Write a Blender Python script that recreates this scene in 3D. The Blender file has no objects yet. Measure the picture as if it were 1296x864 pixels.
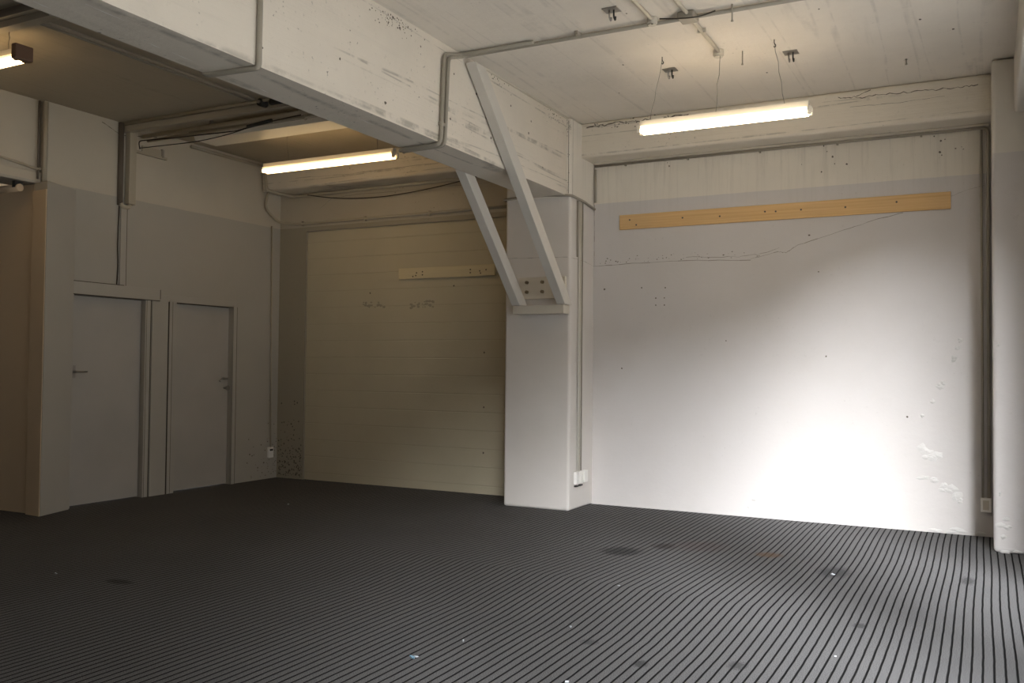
import bpy, math, random
from mathutils import Vector, Matrix
R = math.radians
random.seed(7)
sc = bpy.context.scene
col = sc.collection

# ------------------------------------------------------------------ camera
YAW, PIT, ROLL = -0.47974, 0.027405, 0.009375
fw = Vector((math.sin(YAW)*math.cos(PIT), math.cos(YAW)*math.cos(PIT), math.sin(PIT)))
rt = Vector((math.cos(YAW), -math.sin(YAW), 0))
up = rt.cross(fw)
r2 = rt*math.cos(ROLL)+up*math.sin(ROLL)
u2 = up*math.cos(ROLL)-rt*math.sin(ROLL)
cd = bpy.data.cameras.new('camera'); cam = bpy.data.objects.new('camera', cd); col.objects.link(cam)
cam.matrix_world = Matrix(((r2.x, u2.x, -fw.x, 0), (r2.y, u2.y, -fw.y, 0), (r2.z, u2.z, -fw.z, 1.4), (0, 0, 0, 1)))
cd.sensor_width = 36; cd.lens = 36*1154.1/1296; cd.clip_start = 0.05
sc.camera = cam

# ------------------------------------------------------------------ light
sc.view_settings.view_transform = 'Standard'; sc.view_settings.look = 'None'
sc.view_settings.gamma = 1; sc.view_settings.use_curve_mapping = False
sc.view_settings.exposure = -0.1
SUN_E, SUN_ANG, SUN_AZ, SUN_EL = 26.0, 40.0, 22.0, 25.5
SKY = 3.7
LAMP = 12.0
w = bpy.data.worlds.new('sky'); sc.world = w; w.use_nodes = True
nt = w.node_tree; bg = nt.nodes['Background']
tc = nt.nodes.new('ShaderNodeTexCoord'); sx = nt.nodes.new('ShaderNodeSeparateXYZ'); cr = nt.nodes.new('ShaderNodeValToRGB')
nt.links.new(tc.outputs['Generated'], sx.inputs[0]); nt.links.new(sx.outputs['Z'], cr.inputs[0]); nt.links.new(cr.outputs[0], bg.inputs[0])
cr.color_ramp.elements[0].position = 0.0; cr.color_ramp.elements[0].color = (.42, .42, .42, 1)
cr.color_ramp.elements[1].position = 0.5; cr.color_ramp.elements[1].color = (.92, .96, 1.0, 1)
bg.inputs[1].default_value = SKY
sd = bpy.data.lights.new('sun', 'SUN'); so = bpy.data.objects.new('sun', sd); col.objects.link(so)
sd.energy = SUN_E; sd.angle = R(SUN_ANG); sd.color = (.95, .97, 1.0)
az, el = R(SUN_AZ), R(SUN_EL)
sdir = Vector((-math.sin(az)*math.cos(el), math.cos(az)*math.cos(el), -math.sin(el)))
so.rotation_euler = sdir.to_track_quat('-Z', 'Y').to_euler(); so.location = (6, -6, 6)

# key dimensions (metres)
XW, YB, ZC, ZP = -7.82, 8.73, 3.85, 3.085       # door wall, back wall, ceiling, paint line
BX0, BX1 = -4.02, -3.65                          # long beam
XR = 0.5                                         # window wall

# window openings (y0, y1, z0, z1) in the window wall; daylight portals fill them
WINS = [(4.5, 6.45, .28, 2.95), (1.2, 3.6, .28, 2.75), (-1.6, .8, .28, 2.75)]
for y0, y1, z0, z1 in WINS:
    ld = bpy.data.lights.new('window_daylight', 'AREA'); lo = bpy.data.objects.new('window_daylight', ld); col.objects.link(lo)
    ld.shape = 'RECTANGLE'; ld.size = z1-z0; ld.size_y = y1-y0
    ld.cycles.is_portal = True
    lo.location = (XR+.19, (y0+y1)/2, (z0+z1)/2); lo.rotation_euler = (0, R(90), 0)

# ------------------------------------------------------------------ helpers
class MB:
    def __init__(s): s.v = []; s.f = []; s.m = []; s.mi = 0; s.sm = []
    def face(s, pts, smooth=False):
        n = len(s.v); s.v += [tuple(p) for p in pts]; s.f.append(tuple(range(n, n+len(pts)))); s.m.append(s.mi); s.sm.append(smooth)
    def box(s, x0, x1, y0, y1, z0, z1):
        n = len(s.v)
        s.v += [(x, y, z) for z in (z0, z1) for y in (y0, y1) for x in (x0, x1)]
        for q in ((0, 2, 3, 1), (4, 5, 7, 6), (0, 1, 5, 4), (2, 6, 7, 3), (0, 4, 6, 2), (1, 3, 7, 5)):
            s.f.append(tuple(n+i for i in q)); s.m.append(s.mi); s.sm.append(False)
        return s
    def tube(s, pts, r, k=10, cap=True):
        pts = [Vector(p) for p in pts]; n0 = len(s.v)
        ref = Vector((0.13, 0.27, 0.95)).normalized()
        prev = None
        for i, p in enumerate(pts):
            a = pts[max(i-1, 0)]; b = pts[min(i+1, len(pts)-1)]
            t = (b-a).normalized()
            if prev is None:
                u = t.cross(ref)
                if u.length < .1: u = t.cross(Vector((1, 0, 0)))
                u.normalize()
            else:
                u = (prev - t*prev.dot(t)).normalized()
            prev = u; v = t.cross(u)
            rr = r
            if 0 < i < len(pts)-1:
                c = (p-a).normalized().dot((b-p).normalized()); rr = r/max(.5, math.sqrt(max(0, (1+c)/2)))
            for j in range(k):
                A = 2*math.pi*j/k; s.v.append(tuple(p+(u*math.cos(A)+v*math.sin(A))*rr))
        for i in range(len(pts)-1):
            for j in range(k):
                a = n0+i*k+j; b = n0+i*k+(j+1) % k
                s.f.append((a, b, b+k, a+k)); s.m.append(s.mi); s.sm.append(True)
        if cap:
            s.f.append(tuple(n0+j for j in reversed(range(k)))); s.m.append(s.mi); s.sm.append(False)
            e = n0+(len(pts)-1)*k
            s.f.append(tuple(e+j for j in range(k))); s.m.append(s.mi); s.sm.append(False)
        return s
    def prism(s, poly, axis, a0, a1):
        """poly: 2d points in the other two axes (in x,y,z order), extruded along axis"""
        def P(q, a):
            return {0: (a, q[0], q[1]), 1: (q[0], a, q[1]), 2: (q[0], q[1], a)}[axis]
        n = len(s.v); k = len(poly)
        s.v += [P(q, a0) for q in poly]+[P(q, a1) for q in poly]
        s.f.append(tuple(n+i for i in reversed(range(k)))); s.f.append(tuple(n+k+i for i in range(k)))
        s.m += [s.mi]*2; s.sm += [False]*2
        for i in range(k):
            j = (i+1) % k; s.f.append((n+i, n+j, n+k+j, n+k+i)); s.m.append(s.mi); s.sm.append(False)
        return s
    def build(s, name, mats, parent=None, bevel=0, seg=2):
        if not isinstance(mats, (list, tuple)): mats = [mats]
        me = bpy.data.meshes.new(name); me.from_pydata(s.v, [], s.f)
        for mt in mats: me.materials.append(mt)
        me.polygons.foreach_set('material_index', s.m); me.polygons.foreach_set('use_smooth', s.sm)
        import bmesh
        bm = bmesh.new(); bm.from_mesh(me); bmesh.ops.recalc_face_normals(bm, faces=bm.faces[:]); bm.to_mesh(me); bm.free()
        o = bpy.data.objects.new(name, me); col.objects.link(o)
        if parent:
            o.parent = parent; o.matrix_parent_inverse = parent.matrix_world.inverted()
        if bevel:
            b = o.modifiers.new('bevel', 'BEVEL'); b.width = bevel; b.segments = seg; b.limit_method = 'ANGLE'; b.angle_limit = R(40)
        return o
def tag(o, label=None, cat=None, group=None, kind=None):
    for k, v in (('label', label), ('category', cat), ('group', group), ('kind', kind)):
        if v: o[k] = v
    return o
def empty(name, loc, label, cat, group=None):
    o = bpy.data.objects.new(name, None); col.objects.link(o); o.location = loc
    o.matrix_world = Matrix.Translation(loc)
    return tag(o, label, cat, group)
def bend(pts, r, n=5):
    """round the corners of a polyline"""
    pts = [Vector(p) for p in pts]; out = [pts[0]]
    for i in range(1, len(pts)-1):
        p, a, b = pts[i], pts[i-1], pts[i+1]
        ra = min(r, (p-a).length*.49); rb = min(r, (b-p).length*.49)
        s = p+(a-p).normalized()*ra; e = p+(b-p).normalized()*rb
        for k in range(n+1):
            t = k/n; out.append(s*(1-t)**2+p*2*t*(1-t)+e*t*t)
    out.append(pts[-1]); return out

# ------------------------------------------------------------------ materials
class NT:
    def __init__(s, name):
        s.mat = bpy.data.materials.new(name); s.mat.use_nodes = True; s.t = s.mat.node_tree
        s.b = s.t.nodes['Principled BSDF']
    def n(s, typ, **kw):
        o = s.t.nodes.new(typ)
        for k, v in kw.items():
            if k.startswith('i_'):
                kk = k[2:]; kk = int(kk) if kk.isdigit() else kk.replace('_', ' ')
                v2 = v
                if hasattr(v, 'is_output') or isinstance(v, bpy.types.NodeSocket): s.t.links.new(v, o.inputs[kk])
                else: o.inputs[kk].default_value = v2
            else: setattr(o, k, v)
        return o
    def math(s, op, a, b=0.0, c=0.0, clamp=False):
        o = s.t.nodes.new('ShaderNodeMath'); o.operation = op; o.use_clamp = clamp
        for i, x in enumerate((a, b, c)):
            if isinstance(x, bpy.types.NodeSocket): s.t.links.new(x, o.inputs[i])
            else: o.inputs[i].default_value = x
        return o.outputs[0]
    def mix(s, f, a, b, mode='MIX'):
        o = s.t.nodes.new('ShaderNodeMix'); o.data_type = 'RGBA'; o.blend_type = mode
        for i, x in ((0, f), (6, a), (7, b)):
            if isinstance(x, bpy.types.NodeSocket): s.t.links.new(x, o.inputs[i])
            else: o.inputs[i].default_value = x if i == 0 else (*x, 1)
        return o.outputs[2]
    def pos(s):
        g = s.t.nodes.new('ShaderNodeTexCoord'); return g.outputs['Object']
    def noise(s, vec, scale, detail=3, rough=.55, stretch=None):
        if stretch:
            m = s.n('ShaderNodeMapping'); s.t.links.new(vec, m.inputs[0]); m.inputs['Scale'].default_value = stretch; vec = m.outputs[0]
        o = s.n('ShaderNodeTexNoise'); s.t.links.new(vec, o.inputs['Vector'])
        o.inputs['Scale'].default_value = scale; o.inputs['Detail'].default_value = detail; o.inputs['Roughness'].default_value = rough
        return o.outputs['Fac']
    def ramp(s, f, a, b):
        o = s.n('ShaderNodeMapRange'); s.t.links.new(f, o.inputs[0]); o.inputs[1].default_value = a; o.inputs[2].default_value = b
        return o.outputs[0]
    def bump(s, h, strength, dist=.01, prev=None):
        o = s.n('ShaderNodeBump'); s.t.links.new(h, o.inputs['Height']); o.inputs['Strength'].default_value = strength; o.inputs['Distance'].default_value = dist
        if prev: s.t.links.new(prev, o.inputs['Normal'])
        return o.outputs[0]
    def out(s, color=None, normal=None, rough=.6, spec=.3, metal=0):
        if color is not None:
            if isinstance(color, bpy.types.NodeSocket): s.t.links.new(color, s.b.inputs['Base Color'])
            else: s.b.inputs['Base Color'].default_value = (*color, 1)
        if normal is not None: s.t.links.new(normal, s.b.inputs['Normal'])
        if isinstance(rough, bpy.types.NodeSocket): s.t.links.new(rough, s.b.inputs['Roughness'])
        else: s.b.inputs['Roughness'].default_value = rough
        s.b.inputs['Specular IOR Level'].default_value = spec; s.b.inputs['Metallic'].default_value = metal
        return s.mat

CREAM = (.70, .64, .55); GREY = (.60, .565, .53)
def plain(name, c, rough=.6, spec=.3, metal=0, var=.12, bs=.15, scale=25):
    t = NT(name); p = t.pos()
    n1 = t.noise(p, 2.3, 4); n2 = t.noise(p, scale, 4)
    k = t.ramp(n1, .3, .7)
    c2 = tuple(x*(1-var) for x in c)
    cc = t.mix(k, c2, c)
    return t.out(cc, t.bump(n2, bs, .004), rough, spec, metal)
def concrete(name, top, low=None, line=ZP, board=None, spots=.5, bumpy=.5, rough=.62, seed=0.0, drip=0):
    """painted concrete; optional second paint below the line, optional board marks along an axis"""
    t = NT(name); p0 = t.pos()
    mp = t.n('ShaderNodeMapping'); t.t.links.new(p0, mp.inputs[0]); mp.inputs['Location'].default_value = (seed, seed*1.7, seed*.6); p = mp.outputs[0]
    c = top
    if low:
        s = t.n('ShaderNodeSeparateXYZ'); t.t.links.new(p0, s.inputs[0])
        z = t.math('ADD', s.outputs['Z'], t.math('MULTIPLY', t.noise(p, 3, 2), .012))
        f = t.ramp(z, line+.004, line+.009)
        c = t.mix(f, low, top)
    else:
        c = t.mix(0.0, top, top)
    # cloudy dirt
    d1 = t.ramp(t.noise(p, 1.1, 5, .6), .42, .75)
    c = t.mix(t.math('MULTIPLY', d1, .22), c, tuple(x*.6 for x in top))
    if drip:
        dn = t.ramp(t.noise(p, 1.0, 5, .7, stretch=(26, 26, 1.3)), .50, .72)
        dz = t.ramp(s.outputs['Z'], ZP-.3, ZP+.35)
        c = t.mix(t.math('MULTIPLY', t.math('MULTIPLY', dn, dz), drip), c, tuple(x*.5 for x in top))
    h = t.noise(p, 14, 5, .6)
    nrm = t.bump(h, .35*bumpy, .012)
    h2 = t.noise(p, 90, 3, .6)
    nrm = t.bump(h2, .25*bumpy, .003, nrm)
    if board:
        st = {'y': (6, .35, 9), 'x': (.35, 6, 9), 'f': (7, .6, 7)}[board]
        b = t.noise(p, 1.6, 5, .65, stretch=st)
        nrm = t.bump(b, .5, .012, nrm)
        bd = t.ramp(b, .60, .80)
        c = t.mix(t.math('MULTIPLY', bd, .18), c, tuple(x*.45 for x in top))
        # thin broken board joints
        b2 = t.noise(p, 1.0, 3, .5, stretch={'y': (1, .10, 4.6), 'x': (.10, 1, 4.6), 'f': (3.0, .10, 4)}[board])
        l = t.math('ABSOLUTE', t.math('SUBTRACT', b2, .5))
        l = t.math('SUBTRACT', 1.0, t.ramp(l, 0, .017))
        br = t.ramp(t.noise(p, 5.5, 5, .7), .40, .56)
        c = t.mix(t.math('MULTIPLY', t.math('MULTIPLY', l, br), .50 if board != 'f' else .16), c, (.12, .11, .09))
    sc_ = t.ramp(t.noise(p, 17, 5, .75), .60, .72); sm_ = t.ramp(t.noise(p, 1.3, 3), .45, .65)
    c = t.mix(t.math('MULTIPLY', t.math('MULTIPLY', sc_, sm_), .30*min(1, bumpy*1.5)), c, tuple(x*.42 for x in top))
    if spots:
        a = t.ramp(t.noise(p, 38, 2, .5), .68, .74)
        m = t.ramp(t.noise(p, 1.7, 3), .52, .66)
        c = t.mix(t.math('MULTIPLY', t.math('MULTIPLY', a, m), spots), c, (.07, .065, .05))
    return t.out(c, nrm, rough, .25)

M = {}
M['ceiling'] = concrete('painted_ceiling', (.78, .72, .635), board='f', spots=.35, bumpy=.6)
M['ceiling_dim'] = concrete('dimmed_ceiling_paint', (.46, .40, .30), board='f', spots=.3, bumpy=.5, seed=8)  # left-bay ceiling: same paint, its dim light put into the colour
M['beam'] = concrete('painted_beam', (.70, .64, .55), board='y', spots=.7, bumpy=.8)
M['backbeam'] = concrete('painted_cross_beam', (.72, .66, .56), board='x', spots=.6, bumpy=.6, seed=4)
M['wall_back'] = concrete('two_tone_back_wall', (.72, .67, .585), (.60, .57, .55), spots=.15, bumpy=.45, seed=9, drip=.35)
M['wall_left'] = concrete('two_tone_door_wall', (.54, .49, .40), (.43, .40, .345), spots=.0, bumpy=.25, seed=3)
M['strip'] = concrete('grey_concrete_margin', (.48, .43, .34), (.34, .305, .235), spots=.7, bumpy=.8, seed=5)
M['column'] = concrete('painted_column', (.74, .69, .61), (.66, .62, .58), spots=.05, bumpy=.22, seed=2, line=3.07, drip=.2)
M['rightcol'] = concrete('painted_corner_column', (.66, .62, .55), (.58, .55, .53), spots=.05, bumpy=.6, seed=12, line=3.10)
M['brown'] = concrete('brown_wall', (.62, .49, .34), spots=.0, bumpy=.1, seed=6)
M['door'] = plain('door_paint', (.44, .41, .365), .5, .35, var=.08, bs=.08, scale=60)
M['frame'] = plain('frame_paint', (.44, .41, .355), .5, .35, var=.08, bs=.1)
M['steel'] = plain('white_steel_paint', (.61, .575, .515), .55, .3, var=.06, bs=.08)
M['pvc'] = plain('painted_pipe', (.62, .57, .48), .5, .35, var=.1, bs=.1)
M['conduit'] = plain('grey_conduit', (.36, .325, .265), .5, .35, var=.15, bs=.1)
M['pipe_tan'] = plain('tan_pipe_paint', (.44, .39, .30), .5, .3, var=.1, bs=.1)  # left-side pipes and battens, darker and browner than painted_pipe
M['pipe_dark'] = plain('dark_brown_pipe', (.13, .105, .08), .6, .3)
M['gap'] = plain('shadowed_joint_dirt', (.12, .105, .085), .9, .1)
M['cable'] = plain('dark_cable', (.05, .04, .03), .6, .3)
M['socket'] = plain('white_plastic', (.82, .80, .76), .35, .45, var=.02, bs=.02)
M['dark'] = plain('dark_plastic', (.03, .03, .028), .5, .3)
M['metal'] = plain('bare_metal', (.38, .36, .33), .35, .5, .8, var=.15)
M['rust'] = plain('rusty_bolt', (.22, .17, .11), .6, .3, .3)
M['hole'] = plain('dark_hole', (.15, .13, .105), .9, .1)
M['crack'] = plain('crack_line', (.30, .275, .24), .9, .1)
M['flake'] = plain('lifted_paint', (.66, .64, .61), .6, .3, var=.2, bs=.5, scale=70)
M['cleat'] = plain('cream_plate_paint', (.66, .60, .50), .5, .3, var=.15)
M['endcap'] = plain('lamp_end_cap', (.20, .12, .08), .5, .3)
M['lamphouse'] = plain('lamp_housing_enamel', (.80, .74, .62), .4, .4, var=.05, bs=.03)

# block infill
t = NT('painted_blockwork'); p = t.pos()
s = t.n('ShaderNodeSeparateXYZ'); t.t.links.new(p, s.inputs[0])
cx = t.n('ShaderNodeCombineXYZ'); t.t.links.new(s.outputs['X'], cx.inputs[0]); t.t.links.new(t.math('ADD', s.outputs['Z'], -.09), cx.inputs[1])
br = t.n('ShaderNodeTexBrick'); t.t.links.new(cx.outputs[0], br.inputs['Vector'])
br.inputs['Scale'].default_value = 1; br.inputs['Brick Width'].default_value = 40; br.inputs['Row Height'].default_value = .20
br.inputs['Mortar Size'].default_value = .007; br.inputs['Mortar Smooth'].default_value = .4
br.inputs['Color1'].default_value = (1, 1, 1, 1); br.inputs['Color2'].default_value = (1, 1, 1, 1); br.inputs['Mortar'].default_value = (0, 0, 0, 1)
nn = t.noise(p, 45, 4, .6)
rowm = t.ramp(t.noise(p, .9, 3), .35, .6)
hgt = t.math('ADD', t.math('MULTIPLY', br.outputs['Color'], 1.0), t.math('MULTIPLY', nn, .35))
c = t.mix(t.ramp(t.noise(p, 1.3, 4), .3, .75), (.52, .465, .34), (.46, .41, .30))
mk = t.math('MULTIPLY', t.math('SUBTRACT', 1.0, br.outputs['Color']), rowm)
c = t.mix(t.math('MULTIPLY', mk, .22), c, (.30, .26, .19))
M['block'] = t.out(c, t.bump(hgt, .55, .006), .6, .3)

# pine plank
t = NT('bare_pine'); p = t.pos()
g = t.noise(p, 2.0, 6, .65, stretch=(.5, 10, 26))
c = t.mix(t.ramp(g, .3, .7), (.62, .38, .155), (.76, .51, .24))
k = t.ramp(t.noise(p, 1.2, 2), .35, .7)
c = t.mix(t.math('MULTIPLY', k, .25), c, (.52, .37, .22))
M['pine'] = t.out(c, t.bump(g, .2, .003), .6, .3)
t = NT('painted_batten_wood'); p = t.pos()
g = t.noise(p, 2.0, 6, .65, stretch=(.5, 10, 20))
M['batten'] = t.out(t.mix(t.ramp(g, .3, .7), (.58, .50, .33), (.64, .56, .38)), t.bump(g, .25, .003), .6, .3)

# ribbed carpet
t = NT('ribbed_carpet'); p = t.pos()
s = t.n('ShaderNodeSeparateXYZ'); t.t.links.new(p, s.inputs[0]); X, Y = s.outputs['X'], s.outputs['Y']
kink = t.math('SUBTRACT', 1.0, t.math('ABSOLUTE', t.math('DIVIDE', t.math('SUBTRACT', t.math('ADD', Y, t.math('MULTIPLY', X, .12)), 5.3), 1.0)), clamp=True)
amp = t.math('MULTIPLY', t.math('SUBTRACT', -0.7, X), .036, clamp=True)
warp = t.math('MULTIPLY', kink, amp)
wn = t.math('MULTIPLY', t.math('SUBTRACT', t.noise(p, .45, 0), .5), .05)
wn2 = t.math('MULTIPLY', t.math('SUBTRACT', t.noise(p, 7, 1), .5), .005)
u = t.math('ADD', t.math('ADD', X, warp), t.math('ADD', wn, wn2))
fr = t.math('FRACT', t.math('DIVIDE', u, .0475))
d = t.math('ABSOLUTE', t.math('SUBTRACT', fr, .5))
line = t.math('SUBTRACT', 1.0, t.ramp(d, .075, .13))           # 1 in the groove
fine = t.noise(p, 210, 3, .75); med = t.noise(p, 60, 3)
grain = t.ramp(fine, .34, .66)
base = t.mix(grain, (.05, .049, .049), (.23, .226, .229))
cl = t.ramp(t.noise(p, .8, 4), .3, .75)
base = t.mix(t.math('MULTIPLY', cl, .22), base, (.05, .05, .05))
c = t.mix(t.math('MULTIPLY', line, .95), base, (.006, .006, .006))
def spot(x, y, rx, ry, colr, k):
    global c
    a = t.math('DIVIDE', t.math('SUBTRACT', X, x), rx); b = t.math('DIVIDE', t.math('SUBTRACT', Y, y), ry)
    q = t.math('SQRT', t.math('ADD', t.math('MULTIPLY', a, a), t.math('MULTIPLY', b, b)))
    q = t.math('ADD', q, t.math('MULTIPLY', t.math('SUBTRACT', med, .5), 1.6))
    f = t.math('SUBTRACT', 1.0, t.ramp(q, .55, 1.1))
    c = t.mix(t.math('MULTIPLY', f, k), c, colr)
spot(-2.476, 6.60, .17, .19, (.02, .02, .02), .6)
spot(-2.256, 6.95, .10, .13, (.03, .022, .02), .5)
spot(-1.46, 7.03, .11, .11, (.13, .085, .055), .7)
spot(-2.0, 7.1, .25, .25, (.10, .05, .045), .18)
spot(-.936, 6.66, .12, .2, (.03, .03, .032), .55)
spot(-.115, 6.84, .05, .14, (.02, .02, .02), .5)
spot(-4.932, 4.06, .12, .06, (.008, .008, .008), .5)
spot(-.62, 5.35, .04, .06, (.02, .02, .02), .5)
spot(-1.46, 4.15, .04, .06, (.02, .02, .02), .6)
spot(-1.05, 4.35, .05, .07, (.02, .02, .02), .5)
spot(-1.8, 4.35, .05, .05, (.02, .02, .02), .4)
hh = t.math('ADD', t.math('MULTIPLY', line, -1.0), t.math('MULTIPLY', fine, .5))
M['carpet'] = t.out(c, t.bump(hh, .8, .006), .95, .04)
M['carpet'].node_tree.nodes['Principled BSDF'].inputs['Sheen Weight'].default_value = .0
M['carpet'].node_tree.nodes['Principled BSDF'].inputs['Sheen Roughness'].default_value = .5

for nm, e, cc in (('tube', LAMP*1.55, (1.0, .80, .55)), ('tube_old', LAMP*.75, (1.0, .70, .36))):
    t = NT('glowing_'+nm)
    t.b.inputs['Base Color'].default_value = (.9, .9, .85, 1)
    t.b.inputs['Emission Color'].default_value = (*cc, 1); t.b.inputs['Emission Strength'].default_value = e
    M[nm] = t.mat
t = NT('paper'); M['paper'] = t.out((.5, .52, .55), None, .7, .2)
t = NT('blue_plastic'); M['blue'] = t.out((.22, .38, .50), None, .4, .4)

# ------------------------------------------------------------------ surface marks that belong to a wall's mesh
def crack_strip(mb, pts, w, plane, off, jitter=.006, n=6):
    """thin irregular strip on a plane. plane 'y': pts (x,z), face towards -y ; plane 'x': pts (y,z) towards +x"""
    q = []
    for i in range(len(pts)-1):
        for k in range(n):
            f = k/n; q.append((pts[i][0]*(1-f)+pts[i+1][0]*f, pts[i][1]*(1-f)+pts[i+1][1]*f+(random.uniform(-jitter, jitter) if (i or k) else 0)))
    q.append(pts[-1])
    for i in range(len(q)-1):
        a, b = q[i], q[i+1]; w0 = w*random.uniform(.4, 1.2)
        z = [(a[0], a[1]-w0/2), (b[0], b[1]-w0/2), (b[0], b[1]+w0/2), (a[0], a[1]+w0/2)]
        if abs(b[1]-a[1]) > 3*abs(b[0]-a[0]): z = [(a[0]-w0/2, a[1]), (a[0]+w0/2, a[1]), (b[0]+w0/2, b[1]), (b[0]-w0/2, b[1])]
        mb.face([(p[0], off, p[1]) for p in z] if plane == 'y' else [(off, p[0], p[1]) for p in z])
def blob(mb, u, v, r, plane, off, k=7, thick=0, asp=1.0):
    c = [(u+r*asp*random.uniform(.6, 1.15)*math.cos(2*math.pi*i/k), v+r*random.uniform(.6, 1.15)*math.sin(2*math.pi*i/k)) for i in range(k)]
    P = (lambda p, o: (p[0], o, p[1])) if plane == 'y' else (lambda p, o: (o, p[0], p[1]))
    if thick:
        # a lifted flake: rim on the wall, slightly raised tilted centre
        cu = (u+random.uniform(-.3, .3)*r, v+random.uniform(-.2, .2)*r)
        for i in range(k):
            mb.face([P(c[i], off), P(c[(i+1) % k], off), P(cu, off-thick if plane == 'y' else off+thick)])
    else: mb.face([P(p, off) for p in c])

# ------------------------------------------------------------------ room shell
YN = -3.0; XL = -11.5
def shell(mb, name, mats, label, cat, **kw):
    return tag(mb.build(name, mats, **kw), label, cat, kind='structure')
shell(MB().box(XL, XR+.2, YN, 9.0, -.1, 0), 'floor', M['carpet'], 'dark grey ribbed carpet floor with stains and rippled stripes', 'floor')
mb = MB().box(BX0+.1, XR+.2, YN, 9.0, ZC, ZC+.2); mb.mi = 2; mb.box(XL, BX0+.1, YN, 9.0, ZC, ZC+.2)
mb.mi = 1
for x, y in ((-2.6, 6.9), (-2.9, 7.6), (-.55, 7.75), (-1.0, 6.4), (-.2, 7.2), (-1.6, 7.6), (-2.2, 5.9), (-.4, 6.9)):
    k = 6; r = random.uniform(.006, .013); mb.face([(x+r*math.cos(i*math.pi/3), y+r*1.6*math.sin(i*math.pi/3), ZC-.0008) for i in range(k)])
shell(mb, 'ceiling', [M['ceiling'], M['hole'], M['ceiling_dim']], 'painted concrete slab ceiling', 'ceiling')

# back wall, right bay
mb = MB().box(-4.4, XR+.2, YB, YB+.2, 0, ZC)
e = YB-.0012
mb.mi = 1
crack_strip(mb, [(-3.61, 2.443), (-3.18, 2.455), (-2.605, 2.458), (-1.988, 2.434)], .007, 'y', e, .003)
crack_strip(mb, [(-1.988, 2.445), (-1.73, 2.50), (-1.66, 2.49), (-1.55, 2.554), (-1.201, 2.652), (-.9, 2.74), (-.648, 2.794)], .006, 'y', e, .004)
crack_strip(mb, [(-.30, 2.90), (-.12, 2.96), (-.01, 2.985)], .004, 'y', e, .003)
crack_strip(mb, [(-3.592, 2.45), (-3.592, 2.75), (-3.594, 3.08)], .005, 'y', e, .003)
crack_strip(mb, [(-2.62, 2.49), (-2.2, 2.475), (-2.05, 2.47), (-1.9, 2.49), (-1.72, 2.54)], .004, 'y', e, .008)
mb.mi = 2
for i in range(46):
    x = random.uniform(-3.55, -1.9); blob(mb, x, 2.465+abs(random.gauss(0, .035)), random.uniform(.002, .006), 'y', e-.0003, asp=1.8)
for x, z in ((-3.283, 1.392), (-3.477, 2.201), (-3.077, 2.205), (-2.829, 2.197), (-2.927, 2.097), (-2.837, 2.095), (-2.927, 2.026), (-2.837, 2.024), (-2.22, 1.667), (-1.367, 2.297), (-1.45, 2.64), (-1.3, 1.52), (-.62, .99), (-1.34, 3.22)):
    blob(mb, x, z, random.uniform(.007, .012), 'y', e-.0003)
for i in range(16): blob(mb, random.choice((-.25, -.3, -1.25, -1.4, -2.9))+random.uniform(-.15, .15), 3.38+random.uniform(-.12, .1), random.uniform(.004, .012), 'y', e-.0003)
mb.mi = 3
for x, z, r, a in ((-.50, .72, .055, .9), (-.45, .68, .05, 1.3), (-.40, .66, .045, 1.5), (-.47, .645, .03, 2), (-.50, .47, .022, 3), (-.40, .455, .03, 2), (-.33, .42, .04, 1.2), (-.27, .37, .045, 1.3), (-.22, .33, .05, .9), (-.33, .37, .025, 2), (-.21, .29, .04, .9),
                   (-.355, 1.268, .035, 1.2), (-.33, 1.29, .025, 1), (-.42, 1.13, .03, .8), (-.25, 1.5, .035, 1), (-.22, 1.6, .03, .9), (-.20, 1.66, .025, .8), (-.5, 1.0, .02, 1), (-.25, .025, .035, 3.5), (-.4, .02, .02, 4), (-.05, .02, .02, 3), (-1.95, .16, .02, 1.3), (-2.0, .09, .02, .7)):
    for q in range(3): blob(mb, x+random.uniform(-.35, .35)*r*a, z+random.uniform(-.4, .4)*r, r*random.uniform(.5, .9), 'y', YB-.0005, k=9, thick=.007, asp=a)
shell(mb, 'wall_back', [M['wall_back'], M['crack'], M['hole'], M['flake']], 'plastered back wall with a cream top band, long crack and flaking paint', 'wall')

# back wall, left bay: margin and lintel around recessed blockwork
mb = MB()
mb.box(XW-.4, -7.40, YB, YB+.2, 0, ZC); mb.box(-7.40, -4.4, YB, YB+.2, 3.03, ZC)
mb.mi = 1
crack_strip(mb, [(-7.398, 0.0), (-7.402, 1.0), (-7.40, 2.0), (-7.398, 3.03)], .010, 'y', YB-.0012, .01)
crack_strip(mb, [(-7.40, 3.032), (-6.0, 3.04), (-4.4, 3.028)], .008, 'y', YB-.0012, .006)
crack_strip(mb, [(-7.2, 3.30), (-7.0, 3.42), (-6.6, 3.43), (-4.8, 3.42)], .005, 'y', YB-.0012, .006)
mb.mi = 2
for i in range(190):
    blob(mb, random.uniform(-7.80, -7.42), abs(random.gauss(.0, .30))+.03, random.uniform(.004, .013), 'y', YB-.0016)
shell(mb, 'wall_back_margin', [M['strip'], M['crack'], M['hole']], 'rough grey concrete margin around the blockwork in the left bay', 'wall')
mb = MB().box(-7.40, -4.4, YB+.03, YB+.2, 0, 3.03)
mb.mi = 1
for x, z in ((-6.40, 2.11), (-5.73, 2.10)):
    for i in range(26): blob(mb, x+random.uniform(-.16, .16), z+random.uniform(-.035, .035), random.uniform(.006, .02), 'y', YB+.0295, asp=1.5, thick=.003)
mb.mi = 2
for x, z in ((-4.9, 1.55), (-4.9, .95), (-4.9, .45), (-6.45, 2.25), (-5.3, 2.3)): blob(mb, x, z, .012, 'y', YB+.0288)
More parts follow.
